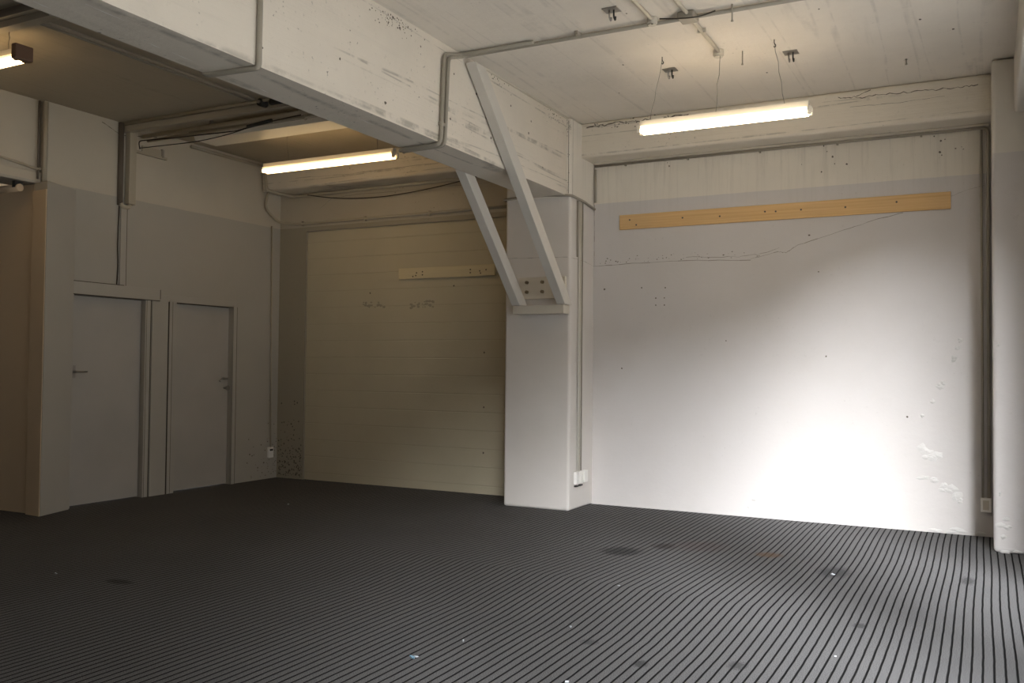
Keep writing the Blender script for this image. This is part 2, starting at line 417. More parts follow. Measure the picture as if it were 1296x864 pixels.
shell(mb, 'wall_back_blockwork', [M['block'], M['strip'], M['hole']], 'cream painted blockwork infill behind the small wooden rail', 'wall')

# door wall (left)
D1, D2, DH = (5.84, 6.70), (7.09, 7.95), 2.06
mb = MB(); xa = XW-.16
mb.box(xa, XW, 5.5, D1[0], 0, ZC); mb.box(xa, XW, D1[1], D2[0], 0, ZC); mb.box(xa, XW, D2[1], YB, 0, ZC)
mb.box(xa, XW, D1[0], D1[1], DH, ZC); mb.box(xa, XW, D2[0], D2[1], DH, ZC)
mb.mi = 1
for y, z in ((8.22, .22), (8.26, .32), (8.30, .30), (8.33, .31), (8.5, .2), (8.45, .42), (8.24, .5), (8.4, .15), (8.6, 1.2)): blob(mb, y, z, random.uniform(.008, .015), 'x', XW+.0012)
for i in range(60): blob(mb, 8.72-abs(random.gauss(0, .17)), abs(random.gauss(.0, .3))+.03, random.uniform(.003, .009), 'x', XW+.0012)
crack_strip(mb, [(6.12, 3.80), (6.35, 3.72), (6.6, 3.76), (6.8, 3.80)], .008, 'x', XW+.0012, .004)
shell(mb, 'wall_left', [M['wall_left'], M['hole']], 'two-tone partition wall holding the two doors', 'wall')
# end of the partition, brown wall facing the camera
shell(MB().box(-10.5, XW-.003, 5.455, 5.60, 0, 3.06), 'wall_left_return', M['brown'], 'brown wall beyond the corner post at the far left', 'wall')
shell(MB().box(XL-.1, XL, YN, 9.0, 0, ZC), 'wall_far_left', M['brown'], 'far side wall', 'wall')
shell(MB().box(XL, XR+.2, YN-.15, YN, 0, ZC), 'wall_rear', M['wall_back'], 'rear wall', 'wall')
# window wall
mb = MB(); a, b = XR, XR+.2
ys = sorted(WINS); prev = YN
for y0, y1, z0, z1 in ys:
    mb.box(a, b, prev, y0, 0, ZC); mb.box(a, b, y0, y1, 0, z0); mb.box(a, b, y0, y1, z1, ZC); prev = y1
mb.box(a, b, prev, YB, 0, ZC)
shell(mb, 'wall_right', M['rightcol'], 'window wall on the right', 'wall')
for i, (y0, y1, z0, z1) in enumerate(WINS):
    mb = MB(); f = .05; xm = XR+.12
    mb.box(xm, xm+.05, y0, y1, z0, z0+f); mb.box(xm, xm+.05, y0, y1, z1-f, z1)
    for y in (y0, y1-f): mb.box(xm, xm+.05, y, y+f, z0, z1)
    shell(mb, 'window_%d' % (i+1), M['steel'], 'steel window frame in the window wall', 'window')
# soffit drop above the windows
shell(MB().box(.20, XR, YN, 8.02, 3.40, ZC), 'trim_window_beam', M['rightcol'], 'painted beam along the top of the window wall', 'beam', bevel=.02)
# ground outside
shell(MB().box(XR+.2, 60, -60, 60, -.6, -.5), 'ground', plain('pavement', (.60, .585, .55), .9), 'pavement outside the windows', 'ground')

# beams and columns
mb = MB().box(BX0, BX1, YN, 8.20, ZP, ZC)
mb.mi = 1
for i in range(150):   # mould where the slab meets the beam
    y = random.choice((5.15, 5.3, 6.6, 7.9))+random.gauss(0, .14); blob(mb, y, ZC-.02-abs(random.gauss(0, .05)), random.uniform(.002, .008), 'x', BX1+.0012)
for y, z in ((6.35, 3.6), (6.95, 3.66), (7.3, 3.5), (7.35, 3.62), (6.0, 3.66), (5.95, 3.3), (6.6, 3.3), (3.9, 3.2), (4.0, 3.55), (7.6, 3.25), (4.6, 3.35), (5.1, 3.2)): blob(mb, y, z, random.uniform(.008, .014), 'x', BX1+.0012)
mb.mi = 2
mb.mi = 3
for xa_, ya_, yb_ in ((-3.907, 3.33, 3.42), (-3.912, 3.49, 3.66), (-3.945, 2.70, 2.80), (-3.938, 4.18, 4.29), (-3.752, 2.83, 3.08), (-3.80, 5.0, 5.2), (-3.86, 5.9, 6.0)):
    mb.face([(xa_, ya_, ZP-.001), (xa_+.004, ya_, ZP-.001), (xa_-.002, (ya_+yb_)/2, ZP-.001)]); mb.face([(xa_+.004, ya_, ZP-.001), (xa_-.006, yb_, ZP-.001), (xa_-.009, (ya_+yb_)/2, ZP-.001)])
shell(mb, 'ceiling_beam', [M['beam'], M['hole'], M['flake'], M['socket']], 'deep board-marked concrete beam running to the middle column', 'beam')
shell(MB().box(XW-.1, .06, 8.40, YB+.01, 3.50, ZC), 'ceiling_beam_cross', M['backbeam'], 'shallow concrete beam along the top of the back wall', 'beam', bevel=.03, seg=3)
mb = MB().box(-4.32, -3.60, 8.14, YB+.02, 0, ZC)
shell(mb, 'column_middle', M['column'], 'painted concrete column carrying the long beam', 'column', bevel=.028, seg=4)
mb = MB(); mb.mi = 0
crack_strip(mb, [(8.175, 3.08), (8.176, 3.5), (8.175, 3.83)], .006, 'x', -3.5985, .0)
mb.face([(-3.63, 8.1385, 3.1), (-3.622, 8.1385, 3.1), (-3.626, 8.1385, 3.82), (-3.632, 8.1385, 3.82)])
for i in range(60): blob(mb, -3.635+random.uniform(-.02, .03), 3.72+abs(random.gauss(0, .06)) if i % 2 else random.uniform(3.1, 3.8), random.uniform(.002, .006), 'y', 8.138)
crack_strip(mb, [(8.16, 2.47), (8.45, 2.47), (8.72, 2.445)], .004, 'x', -3.5985, .002)
crack_strip(mb, [(-4.3, 2.49), (-3.95, 2.485), (-3.63, 2.475)], .004, 'y', 8.1385, .002)
shell(mb, 'trim_column_cracks', M['crack'], 'hairline cracks in the column paint', 'crack')
mb = MB(); yb = 8.3988
crack_strip(mb, [(-3.55, 3.80), (-3.2, 3.815), (-2.8, 3.80), (-2.5, 3.81)], .012, 'y', yb, .012, 9)
crack_strip(mb, [(-1.15, 3.80), (-.95, 3.775), (-.7, 3.775), (-.45, 3.77), (-.2, 3.755), (-.05, 3.765)], .007, 'y', yb, .010, 9)
crack_strip(mb, [(-1.0, 3.79), (-.88, 3.83)], .007, 'y', yb, .006, 5)
crack_strip(mb, [(-1.05, 3.70), (-.7, 3.69), (-.3, 3.70)], .003, 'y', yb, .004, 7)
crack_strip(mb, [(-7.3, 3.62), (-6.5, 3.60), (-5.2, 3.62)], .003, 'y', yb, .004, 7)
for i in range(50): blob(mb, random.uniform(-3.5, -2.5), 3.80+random.gauss(0, .018), random.uniform(.002, .007), 'y', yb, asp=1.6)
shell(mb, 'trim_beam_cracks', M['hole'], 'broken crack and mould line along the top of the cross beam', 'crack')
shell(MB().box(.045, XR+.01, 8.02, YB+.02, 0, ZC-.01), 'column_corner', M['rightcol'], 'painted concrete column in the right corner', 'column', bevel=.03, seg=4)
mb = MB()
for x, z, r, a in ((.10, .22, .03, 1.6), (.14, .20, .03, 1.5), (.11, .12, .03, .9), (.09, .45, .02, .8), (.08, 1.6, .02, .7), (.13, .26, .02, 2), (.12, .015, .02, 3), (.2, .02, .015, 3)):
    for q in range(3): blob(mb, x+random.uniform(-.3, .3)*r, z+random.uniform(-.4, .4)*r, r*random.uniform(.5, .9), 'y', 8.0195, k=9, thick=.006, asp=a)
shell(mb, 'trim_column_flakes', M['flake'], 'lifted paint flakes low on the corner column', 'paint')
# far-left beam over the opening
mb = MB().box(-8.15, XW-.03, YN, 5.48, 3.16, ZC); mb.box(-8.15, XW-.005, YN, 5.48, 3.06, 3.17)
shell(mb, 'ceiling_beam_left', M['wall_left'], 'concrete beam above the opening at the far left', 'beam', bevel=.008)
# corner post
mb = MB().prism([(XW-.02, 5.425), (XW+.20, 5.405), (XW+.06, 5.80), (XW-.02, 5.80)], 2, 0, 3.06)
mb.mi = 1; mb.prism([(XW-.02, 5.41), (XW+.195, 5.395), (XW+.195, 5.404), (XW-.02, 5.424)], 2, 0, 2.985)
shell(mb, 'trim_corner_post', [M['wall_left'], M['brown']], 'boxed corner post at the end of the door wall', 'post', bevel=.004)

# ------------------------------------------------------------------ doors
def door(n, y0, y1, latch_y, z, lab, flip):
    o = MB().box(XW-.095, XW-.055, y0+.010, y1-.010, .010, DH-.006).build('door_%d' % n, M['door'], bevel=.002)
    tag(o, lab, 'door', kind='structure')
    x = XW-.055
    if n == 1:
        h = MB(); h.box(x, x+.008, latch_y-.02, latch_y+.02, z-.06, z+.06)
        h.tube(bend([(x, latch_y, z), (x+.045, latch_y, z), (x+.045, latch_y+.12, z)], .012), .009)
        tag(h.build('handle', M['metal'], o), 'dull metal lever handle')
    else:
        h = MB(); h.tube([(x, latch_y, z-.05), (x+.05, latch_y, z-.05)], .011); h.tube([(x+.05, latch_y, z-.05), (x+.055, latch_y, z-.05), (x+.075, latch_y, z-.05)], .026, 14)
        tag(h.build('handle', M['metal'], o), 'round metal door knob')
        h = MB(); h.tube(bend([(x, latch_y-.03, z+.06), (x+.03, latch_y-.05, z+.06), (x+.035, latch_y-.10, z+.03)], .02), .010); h.box(x, x+.015, latch_y-.02, latch_y+.05, z+.045, z+.07)
        h.build('latch', M['metal'], o)
    return o
door(1, *D1, D1[0]+.06, 1.31, 'plain painted door next to the corner post, metal lever at its left', 0)
door(2, *D2, D2[1]-.07, 1.17, 'plain painted door nearest the wall conduit, knob at its right', 1)
def tr(mb, name, label, mat='frame', **kw): return tag(mb.build(name, [M[mat], M['gap']], bevel=.001, **kw), label, 'trim', kind='structure')
mb = MB()
for y0, y1 in ((D1[0]-.06, D1[0]+.004), (D1[1]-.01, D1[1]+.055)): mb.box(XW-.01, XW+.012, y0, y1, 0, DH+.02)
mb.box(XW-.01, XW+.03, D1[0]-.09, 6.86, DH+.005, 2.185)
mb.mi = 1
mb.box(XW+.0, XW+.0315, D1[0]-.09, 6.40, 2.185, 2.192); mb.box(XW, XW+.0315, 6.8605, 6.866, DH+.02, 2.18); mb.box(XW-.02, XW+.031, D1[0]-.09, 6.86, DH-.002, DH+.005)
for y, w_ in ((D1[1]+.057, .007), (D1[1]+.004, .004), (D1[0]-.064, .003)): mb.box(XW, XW+.0135, y, y+w_, 0, DH+.004)
mb.box(XW-.09, XW-.070, D1[0], D1[1], DH-.02, DH)
tr(mb, 'trim_1', 'frame and thick head board around the left door')
mb = MB()
for y0, y1 in ((D2[0]-.085, D2[0]+.01), (D2[1], D2[1]+.05)): mb.box(XW-.01, XW+.014, y0, y1, 0, DH+.02)
mb.box(XW-.01, XW+.010, 6.86, D2[1]+.05, DH+.0, 2.13)
mb.mi = 1
for y, w_ in ((D2[0]-.092, .006), (D2[0]-.045, .004), (D2[1]+.051, .004)): mb.box(XW, XW+.0155, y, y+w_, 0, DH+.004)
mb.box(XW-.02, XW+.0115, 6.9, D2[1]+.03, DH-.004, DH+.002); mb.box(XW-.09, XW-.070, D2[0], D2[1], DH-.02, DH)
tr(mb, 'trim_2', 'frame around the right door')
tr(MB().box(XW-.005, XW+.016, 6.775, 6.985, 0, DH+.003), 'trim_3', 'flat cover board between the two doors')
mb = MB().box(XW-.005, XW+.02, 6.355, 6.425, 2.185, 3.00); mb.mi = 1; mb.box(XW-.001, XW+.0195, 6.425, 6.432, 2.185, 3.0)
tr(mb, 'trim_4', 'narrow vertical cover strip above the left door')

# ------------------------------------------------------------------ fluorescent lamps
def lamp(x0, x1, y, z, label, wires, cols='tube', caps=False):
    """z: axis of the tubes"""
    t = empty('fluorescent_lamp', ((x0+x1)/2, y, z+.05), label, 'lamp', 'hanging fluorescent tube lamps')
    h = MB().prism([(y-.012, z+.0), (y-.026, z+.03), (y-.028, z+.07), (y+.028, z+.07), (y+.026, z+.03), (y+.012, z+.0)], 0, x0+.02, x1-.02)
    h.build('housing', M['lamphouse'], t)
    for s in (-1, 1):
        tb = MB().tube([(x0+.03, y+s*.032, z-.012), (x1-.03, y+s*.032, z-.012)], .018, 14)
        tag(tb.build('tube', M[cols], t), 'glowing white fluorescent tube')
        for xx, d in ((x0, 1), (x1, -1)):
            e = MB().box(min(xx, xx+d*.03), max(xx, xx+d*.03), y+s*.032-.013, y+s*.032+.013, z-.028, z+.03)
            e.build('lamp_holder', M['endcap'] if caps else M['lamphouse'], t, bevel=.004)
    if caps:
        MB().box(x1-.02, x1+.035, y-.07, y+.07, z-.025, z+.085).build('end_cap', M['endcap'], t, bevel=.008)
    for a in wires:
        wr = MB().tube(a, .0025, 6); wr.build('wire', M['conduit'], t)
    return t
def S(a, b, wob=.006, n=6):
    a, b = Vector(a), Vector(b)
    return [a.lerp(b, i/n)+Vector((random.uniform(-wob, wob), 0, 0))*(0 < i < n) for i in range(n+1)]
lamp(-2.45, -1.12, 6.86, 3.285, 'lit twin-tube lamp on two wires in the right bay, above the pine plank',
     [S((-2.257, 6.858, 3.84), (-2.353, 6.86, 3.36)), S((-1.39, 6.856, 3.84), (-1.315, 6.86, 3.36)), S((-1.80, 6.87, 3.79), (-1.83, 6.86, 3.36), .007)])
lamp(-6.90, -5.17, 7.42, 3.48, 'lit twin-tube lamp in the left bay in front of the blockwork',
     [S((-6.58, 7.42, 3.84), (-6.55, 7.42, 3.555)), S((-5.4, 7.42, 3.84), (-5.4, 7.42, 3.555))], 'tube_old')
lamp(-7.57, -6.25, 4.2, 3.625, 'lit lamp with a brown end cap, in the top left corner of the photo',
     [S((-7.2, 4.2, 3.84), (-7.2, 4.2, 3.70)), S((-6.4, 4.2, 3.84), (-6.4, 4.2, 3.70))], 'tube_old', caps=True)

# ------------------------------------------------------------------ ceiling anchors, hooks, boxes
def anchor(x, y, label):
    t = empty('ceiling_anchor', (x, y, ZC), label, 'anchor', 'metal plates with hooks on the ceiling')
    MB().box(x-.055, x+.055, y-.05, y+.05, ZC-.006, ZC-.0005).build('plate', M['metal'], t, bevel=.002)
    for s in (-1, 1):
        MB().tube(bend([(x+s*.016, y, ZC-.004), (x+s*.016, y, ZC-.055), (x+s*.016, y+.03, ZC-.07), (x+s*.016, y+.035, ZC-.04)], .012, 3), .006, 7).build('hook', M['dark'] if s > 0 else M['metal'], t)
anchor(-2.295, 7.18, 'metal ceiling plate with hook behind the left wire of the right lamp')
anchor(-1.331, 7.188, 'metal ceiling plate with hook behind the right wire of the right lamp')
anchor(-2.267, 5.789, 'metal ceiling plate with hook nearer the camera, in front of the crossing conduit')
def eye(x, y, label, l=.05):
    o = MB().tube(bend([(x, y, ZC), (x, y, ZC-.03), (x+.014, y, ZC-.045), (x+.004, y, ZC-.06), (x-.004, y, ZC-.05)], .01, 3), .0035, 6).build('ceiling_hook', M['dark']); tag(o, label, 'hook', 'small screw hooks in the ceiling')
eye(-2.257, 6.858, 'bent screw hook holding the left wire of the right lamp')
eye(-1.39, 6.856, 'bent screw hook holding the right wire of the right lamp')
for x, y, l, lab in ((-1.507, 6.06, .11, 'thin drop rod hanging from the ceiling beside the crossing conduit'), (-1.66, 7.0, .10, 'thin pale drop rod in the ceiling behind the right junction box'), (-.55, 7.749, .035, 'short bolt in the ceiling near the corner column')):
    tag(MB().tube([(x, y, ZC), (x, y, ZC-l)], .005, 7).tube([(x, y, ZC-l), (x, y, ZC-l-.008)], .009, 7).build('ceiling_bolt', M['conduit']), lab, 'bolt')
def jbox(x, y, z, s, label, holes=True):
    t = empty('junction_box', (x, y, z), label, 'junction box', 'round junction boxes on the ceiling')
    MB().tube([(x, y, z), (x, y, z-.045)], s, 16).build('body', M['pvc'], t, bevel=.004)
    MB().tube([(x, y, z-.045), (x, y, z-.055)], s*.8, 16).build('lid', M['pvc'], t)
    if holes: MB().tube([(x+.01, y-.03, z-.055), (x+.01, y-.03, z-.058)], .008, 8).build('cable_hole', M['hole'], t)
jbox(-2.065, 6.05, ZC, .036, 'small pale junction box on the crossing conduit above the lamp')
jbox(-1.82, 6.90, ZC, .042, 'junction box at the end of the short conduit directly above the lamp', False)
tb = MB(); tb.box(-1.88, -1.76, 6.02, 6.16, ZC-.05, ZC); o = tb.build('conduit_tee_box', M['conduit'], bevel=.012); tag(o, 'pale tee box where two ceiling conduits cross', 'junction box')
o = MB().tube(bend([(-2.0, 6.02, ZC-.03), (-1.9, 5.98, ZC-.06), (-1.8, 5.99, ZC-.07), (-1.72, 6.05, ZC-.05), (-1.62, 6.06, ZC-.025)], .05), .005, 7).build('loose_cable', M['cable']); tag(o, 'short dark loose cable looping under the tee box', 'cable')

# ------------------------------------------------------------------ conduits
def pipe(name, pts, r, mat, label, cat='conduit', group=None, br=.06, k=10, clips=(), clipmat=None):
    o = MB().tube(bend(pts, br), r, k).build(name, M[mat]); tag(o, label, cat, group)
    for c in clips:
        MB().box(c[0]-c[3], c[0]+c[3], c[1]-c[4], c[1]+c[4], c[2]-c[5], c[2]+c[5]).build('pipe_clip', M[clipmat or mat], o)
    return o
# pair that runs over the ceiling, down the beam face and under the beam
for dx, dz, lab in ((0, 0, 'outer grey conduit of the pair bent over the long beam'), (.046, .03, 'inner grey conduit of the pair bent over the long beam')):
    pipe('conduit', [(-3.0 if dx else .2, 6.11-dx, ZC-.022), (BX1+.022+dx*.0, 6.11-dx, ZC-.022), (BX1+.022, 5.845-dx if False else 5.88-dx*1.4, ZC-.10), (BX1+.022, 5.84-dx*1.2, ZP-.02+dz*0), (-4.0, 5.85-dx, ZP-.022), (-4.02, 5.87-dx, ZP-.022)], .015, 'conduit', lab, group='grey conduits over the beam', br=.05,
         clips=((BX1+.015, 5.845-dx, 3.22, .012, .022, .012), (-2.64, 6.11-dx, ZC-.015, .012, .024, .014)))
pipe('conduit', [(-2.06, 2.5, ZC-.02), (-2.06, 6.05, ZC-.02)], .014, 'pvc', 'pale ceiling conduit ending at the small junction box', br=.02)
pipe('conduit', [(-1.81, 2.5, ZC-.02), (-1.81, 6.86, ZC-.02)], .014, 'pvc', 'pale ceiling conduit running through the tee box to the lamp junction box', br=.02, clips=((-1.81, 6.4, ZC-.018, .03, .008, .014),))
pipe('conduit', [(BX1+.016, 3.862, ZC), (BX1+.016, 3.858, ZP-.014), (-4.0, 3.83, ZP-.014), (-4.05, 3.83, ZP+.02)], .017, 'conduit', 'grey conduit down the near part of the long beam and under it', br=.03)
# along the back wall, right bay
pipe('conduit', [(-3.58, YB-.02, 3.475), (0.02, YB-.02, 3.475), (.015, YB-.02, .31)], .014, 'conduit', 'grey conduit under the cross beam, turning down the right corner', br=.05,
     clips=tuple((x, YB-.016, 3.475, .008, .016, .024) for x in (-3.25, -2.6, -1.9, -1.2, -.5)))
pipe('conduit', [(-.03, YB-.016, 3.46), (-.03, YB-.016, .33)], .010, 'conduit', 'thin conduit beside the right corner pipe', br=.02)
pipe('conduit', [(-3.575, YB-.02, 3.44), (-3.575, YB-.02, 3.10)], .012, 'conduit', 'short vertical conduit in the corner beside the middle column', br=.02)
tag(MB().box(-3.58, .03, YB-.075, YB-.002, 3.484, 3.499).build('trim_ledge', M['pvc'], bevel=.004), 'pale ledge in the angle under the cross beam', 'trim', kind='structure')
tag(MB().box(BX1, BX1+.018, 6.45, 8.15, ZC-.016, ZC-.001).build('trim_ledge_beam', M['pvc'], bevel=.004), 'pale drip ledge along the top of the long beam', 'trim', kind='structure')
# around the column
pipe('cable_bundle', [(-4.22, 8.6, 3.085), (-4.335, 8.5, 3.085), (-4.335, 8.12, 3.085), (-3.95, 8.118, 3.10), (-3.583, 8.118, 3.075), (-3.583, 8.45, 3.06), (-3.583, 8.71, 3.03)], .013, 'conduit', 'grey cable bundle wrapped round the middle column below the beam', 'cable', br=.03)
pipe('conduit', [(-3.588, 8.28, 3.05), (-3.588, 8.28, 2.49)], .008, 'conduit', 'short dark conduit high on the column side', br=.02)
pipe('conduit', [(-3.588, 8.325, 3.06), (-3.588, 8.325, .35)], .010, 'steel', 'white conduit down the column side to the sockets', br=.02)
pipe('conduit', [(-3.590, 8.415, 3.05), (-3.590, 8.415, .35)], .007, 'conduit', 'dark grey conduit down the column side to the sockets', br=.02)
pipe('conduit', [(-3.588, 8.36, 3.05), (-3.588, 8.36, .35)], .009, 'pvc', 'cream conduit down the column side between its neighbours', br=.02)
# left bay back wall
pipe('conduit', [(-7.70, 8.30, 3.83), (-7.70, 8.34, 3.50), (-7.60, YB-.03, 3.47), (-4.33, YB-.03, 3.49)], .020, 'pipe_tan', 'thick pale pipe just under the cross beam in the left bay', br=.05)
pipe('conduit', [(-7.76, 8.45, 3.50), (-7.78, 8.40, 3.30), (-7.74, 8.62, 3.14), (-7.5, YB-.025, 3.125), (-4.33, YB-.025, 3.135)], .016, 'pipe_tan', 'pipe along the lintel above the blockwork, curving up at the door wall', br=.09,
     clips=tuple((x, YB-.02, 3.13, .008, .02, .028) for x in (-7.45, -6.5, -5.6)))
pipe('cable', [(-7.35, YB-.05, 3.47), (-6.9, YB-.05, 3.39), (-6.3, YB-.05, 3.355), (-5.7, YB-.05, 3.39), (-5.2, YB-.05, 3.45), (-4.9, YB-.05, 3.50)], .006, 'cable', 'dark cable sagging between the two pipes in the left bay', 'cable', br=.3, k=7)
pipe('conduit', [(XW+.018, 8.56, 3.10), (XW+.018, 8.60, .37)], .010, 'pipe_tan', 'thin conduit down the far corner of the door wall', br=.02)
# rail on ceiling/wall junction past the pipes
pipe('conduit', [(XW+.02, 7.25, 3.80), (XW+.02, 8.36, 3.80)], .018, 'pipe_tan', 'pipe in the angle of door wall and ceiling near the far lamp', br=.02)

# trunking and pipes crossing the left bay
def box_thing(name, b, mat, label, cat, bev=.004, parent=None):
    o = MB().box(*b).build(name, M[mat], parent, bevel=bev)
    return tag(o, label, cat) if not parent else o
t = empty('cable_trunking', (XW+.05, 6.44, 3.0), 'square white trunking rising above the left door and turning along the ceiling', 'trunking')
MB().box(XW+.004, XW+.075, 6.40, 6.485, 3.02, 3.79).build('riser', M['pipe_tan'], t, bevel=.005)
MB().box(XW+.004, BX0-.003, 6.37, 6.44, 3.755, 3.82).build('run', M['pipe_tan'], t, bevel=.005)
MB().tube(bend([(XW+.03, 6.44, 3.03), (XW+.03, 6.44, 2.99), (XW+.03, 6.36, 2.985), (XW+.03, 6.33, 3.02)], .03), .022).build('elbow', M['pipe_tan'], t)
pipe('conduit', [(XW+.02, 6.335, 3.0), (XW+.02, 6.335, 3.84)], .028, 'pipe_dark', 'dark pipe in the shadow beside the white trunking', br=.02)
pipe('cable', [(XW+.012, 6.335, 3.0), (XW+.012, 6.33, 2.8), (XW+.012, 6.325, 2.55), (XW+.012, 6.338, 2.4), (XW+.012, 6.325, 2.19)], .006, 'cable', 'thin dark cable running down to the left door head', 'cable', br=.08, k=7)
for yy, zz, r, lab in ((6.52, 3.73, .022, 'first round pipe below the trunking across the left bay'), (6.58, 3.70, .016, 'second round pipe below the trunking across the left bay'), (6.30, 3.815, .014, 'slim pipe on the ceiling side of the trunking')):
    pipe('conduit', [(XW+.12, yy, zz), (BX0+.0-.004, yy, zz)], r, 'pipe_tan', lab, group=None, br=.02, clips=((-5.62, yy, zz+.01, .012, .02, .03),))
pipe('cable', [(XW+.10, 6.50, 3.60), (XW+.10, 6.48, 3.68), (-7.2, 6.49, 3.66), (-6.4, 6.50, 3.64), (-6.0, 6.5, 3.68), (-5.6, 6.5, 3.70)], .006, 'cable', 'black cable strung along under the trunking', 'cable', br=.05, k=7)
pipe('cable', [(XW+.10, 6.50, 3.61), (-7.3, 6.50, 3.60), (-6.9, 6.5, 3.59), (-6.5, 6.5, 3.615), (-6.2, 6.5, 3.66), (-6.0, 6.5, 3.68)], .005, 'cable', 'black cable sagging lowest under the trunking', 'cable', br=.2, k=7)
pipe('cable_connector', [(-6.25, 6.5, 3.665), (-5.95, 6.5, 3.69)], .018, 'dark', 'black cable connector hanging under the trunking', 'connector', br=.02)
o = MB().prism([(6.72, 3.74), (6.74, 3.69), (7.03, 3.69), (7.05, 3.74), (7.05, 3.76), (6.72, 3.76)], 0, -7.2, BX0-.003).build('ceiling_box_panel', M['lamphouse'], bevel=.004); tag(o, 'wide cream ceiling box lit by the far lamp, disappearing behind the long beam', 'panel')
o = MB().box(-7.2, BX0-.003, 6.655, 6.69, 3.73, 3.76).build('ceiling_rail', M['pipe_tan'], bevel=.003); tag(o, 'slim pale rail beside the cream ceiling box', 'rail')
for x in (-6.9, -5.7, -4.6):
    for oo in (o,): MB().box(x-.012, x+.012, 6.66, 6.685, 3.75, ZC).build('hanger', M['conduit'], oo)
box_thing('ceiling_batten', (-6.00, -5.965, 4.13, 6.30, ZC-.02, ZC-.001), 'pipe_tan', 'narrow cover batten along the ceiling beside the long beam', 'batten')
pipe('conduit', [(-6.04, 4.2, ZC-.012), (-6.04, 6.34, ZC-.012)], .010, 'conduit', 'thin dark conduit beside the ceiling batten', br=.02)
t = empty('pipe_valve', (-5.95, 6.30, 3.80), 'small dark fitting where the ceiling batten meets the trunking', 'fitting')
MB().tube([(-5.90, 6.28, 3.80), (-5.90, 6.36, 3.80)], .035, 12).build('body', M['dark'], t)
MB().tube([(-5.90, 6.26, 3.80), (-5.90, 6.28, 3.80)], .016, 10).build('nut', M['metal'], t)
MB().tube([(-5.78, 6.30, 3.79), (-5.62, 6.30, 3.79)], .03, 10).build('coupling', M['dark'], t)
box_thing('ceiling_cross_batten', (-8.1, -5.75, 4.06, 4.14, ZC-.05, ZC-.001), 'pipe_tan', 'pale cross batten on the ceiling in the top left corner', 'batten')
pipe('conduit', [(-8.0, 3.92, ZC-.03), (-5.0, 3.92, ZC-.03)], .025, 'pipe_dark', 'dark pipe on the ceiling in front of the cross batten', br=.02)
pipe('conduit', [(-8.0, 3.72, ZC-.03), (-5.7, 3.72, ZC-.03), (-5.5, 3.9, ZC-.03)], .018, 'conduit', 'bent grey pipe on the ceiling at the very top left', br=.05)
# wall bracket on the door wall
t = empty('wall_bracket', (XW, 6.7, 3.60), 'low metal bracket on the door wall beside the trunking', 'bracket')
MB().box(XW+.002, XW+.03, 6.49, 6.92, 3.575, 3.605).build('rail', M['pipe_tan'], t, bevel=.003)
MB().box(XW+.002, XW+.02, 6.60, 6.86, 3.605, 3.67).build('plate', M['pipe_tan'], t, bevel=.003)
MB().box(XW+.002, XW+.035, 6.845, 6.875, 3.59, 3.68).build('stop', M['conduit'], t, bevel=.003)
# far-left beam clutter
pipe('conduit', [(XW+.012, 2.0, 3.235), (XW+.012, 5.05, 3.235), (XW+.012, 5.42, 3.19), (XW+.012, 5.46, 3.20)], .012, 'pipe_tan', 'conduit along the foot of the far left beam', br=.04)
pipe('conduit', [(XW+.03, 5.49, 3.06), (XW+.03, 5.49, 3.83)], .022, 'pipe_tan', 'upright pale pipe where the far left beam meets the door wall', br=.02)
pipe('conduit', [(XW+.012, 5.435, 3.10), (XW+.012, 5.435, 3.83)], .010, 'pipe_dark', 'dark upright cable beside the pale pipe at the far left', br=.02)
pipe('pipe_stub', [(-8.25, 5.30, 3.0), (-7.86, 5.30, 3.0)], .035, 'brown', 'brown pipe stub tucked under the far left beam', 'pipe', br=.02, clips=((-7.9, 5.30, 3.03, .02, .04, .03),), clipmat='dark')
pipe('pipe_stub', [(-8.6, 5.1, 3.02), (-8.0, 5.1, 3.02)], .02, 'dark', 'dark pipe stub behind the brown one under the far left beam', 'pipe', br=.02)
# hook on lower left of beam
o = MB().box(-5.70, -5.60, 7.9, 7.96, ZC-.06, ZC-.001).build('ceiling_clip', M['dark'], bevel=.01); tag(o, 'small dark clip on the ceiling above the right end of the far lamp', 'clip')

# ------------------------------------------------------------------ steel brace
t = empty('steel_brace', (-3.84, 8.0, 1.92), 'pair of white diagonal steel struts from the column bracket up both sides of the beam', 'brace')
def strut(x0, x1, ztop, lab=None):
    k = 1.02
    ya = lambda z: 7.90-(z-2.0)/k
    zt = ztop
    t1 = .012
    # rolled channel: web on the underside with two flanges
    m = MB()
    def quad_prism(xa, xb, a0, a1):   # strip between offsets a0..a1 along y
        m.prism([(ya(2.0)+a0, 2.0), (ya(2.0)+a1, 2.0), (ya(zt)+a1, zt), (ya(zt)+a0, zt)], 0, xa, xb)
    quad_prism(x0, x1, 0, .016)
    quad_prism(x1-.014, x1, .0165, .175)
    quad_prism(x0, x0+.014, .0165, .175)
    return m.build('strut', M['steel'], t, bevel=.003)
strut(-3.635, -3.548, 3.79); strut(-4.118, -4.032, 3.45)
cl = MB().box(-4.155, -3.605, 7.99, 8.138, 1.915, 1.998).build('bracket', M['cleat'], t, bevel=.004)
pl = MB().box(-4.14, -3.64, 8.10, 8.138, 2.07, 2.285).build('plate', M['cleat'], t, bevel=.004)
for x in (-4.05, -3.88):
    for z in (2.14, 2.235):
        MB().tube([(x, 8.10, z), (x, 8.08, z)], .018, 6).tube([(x, 8.08, z), (x, 8.065, z)], .010, 8).build('bolt', M['rust'], pl)

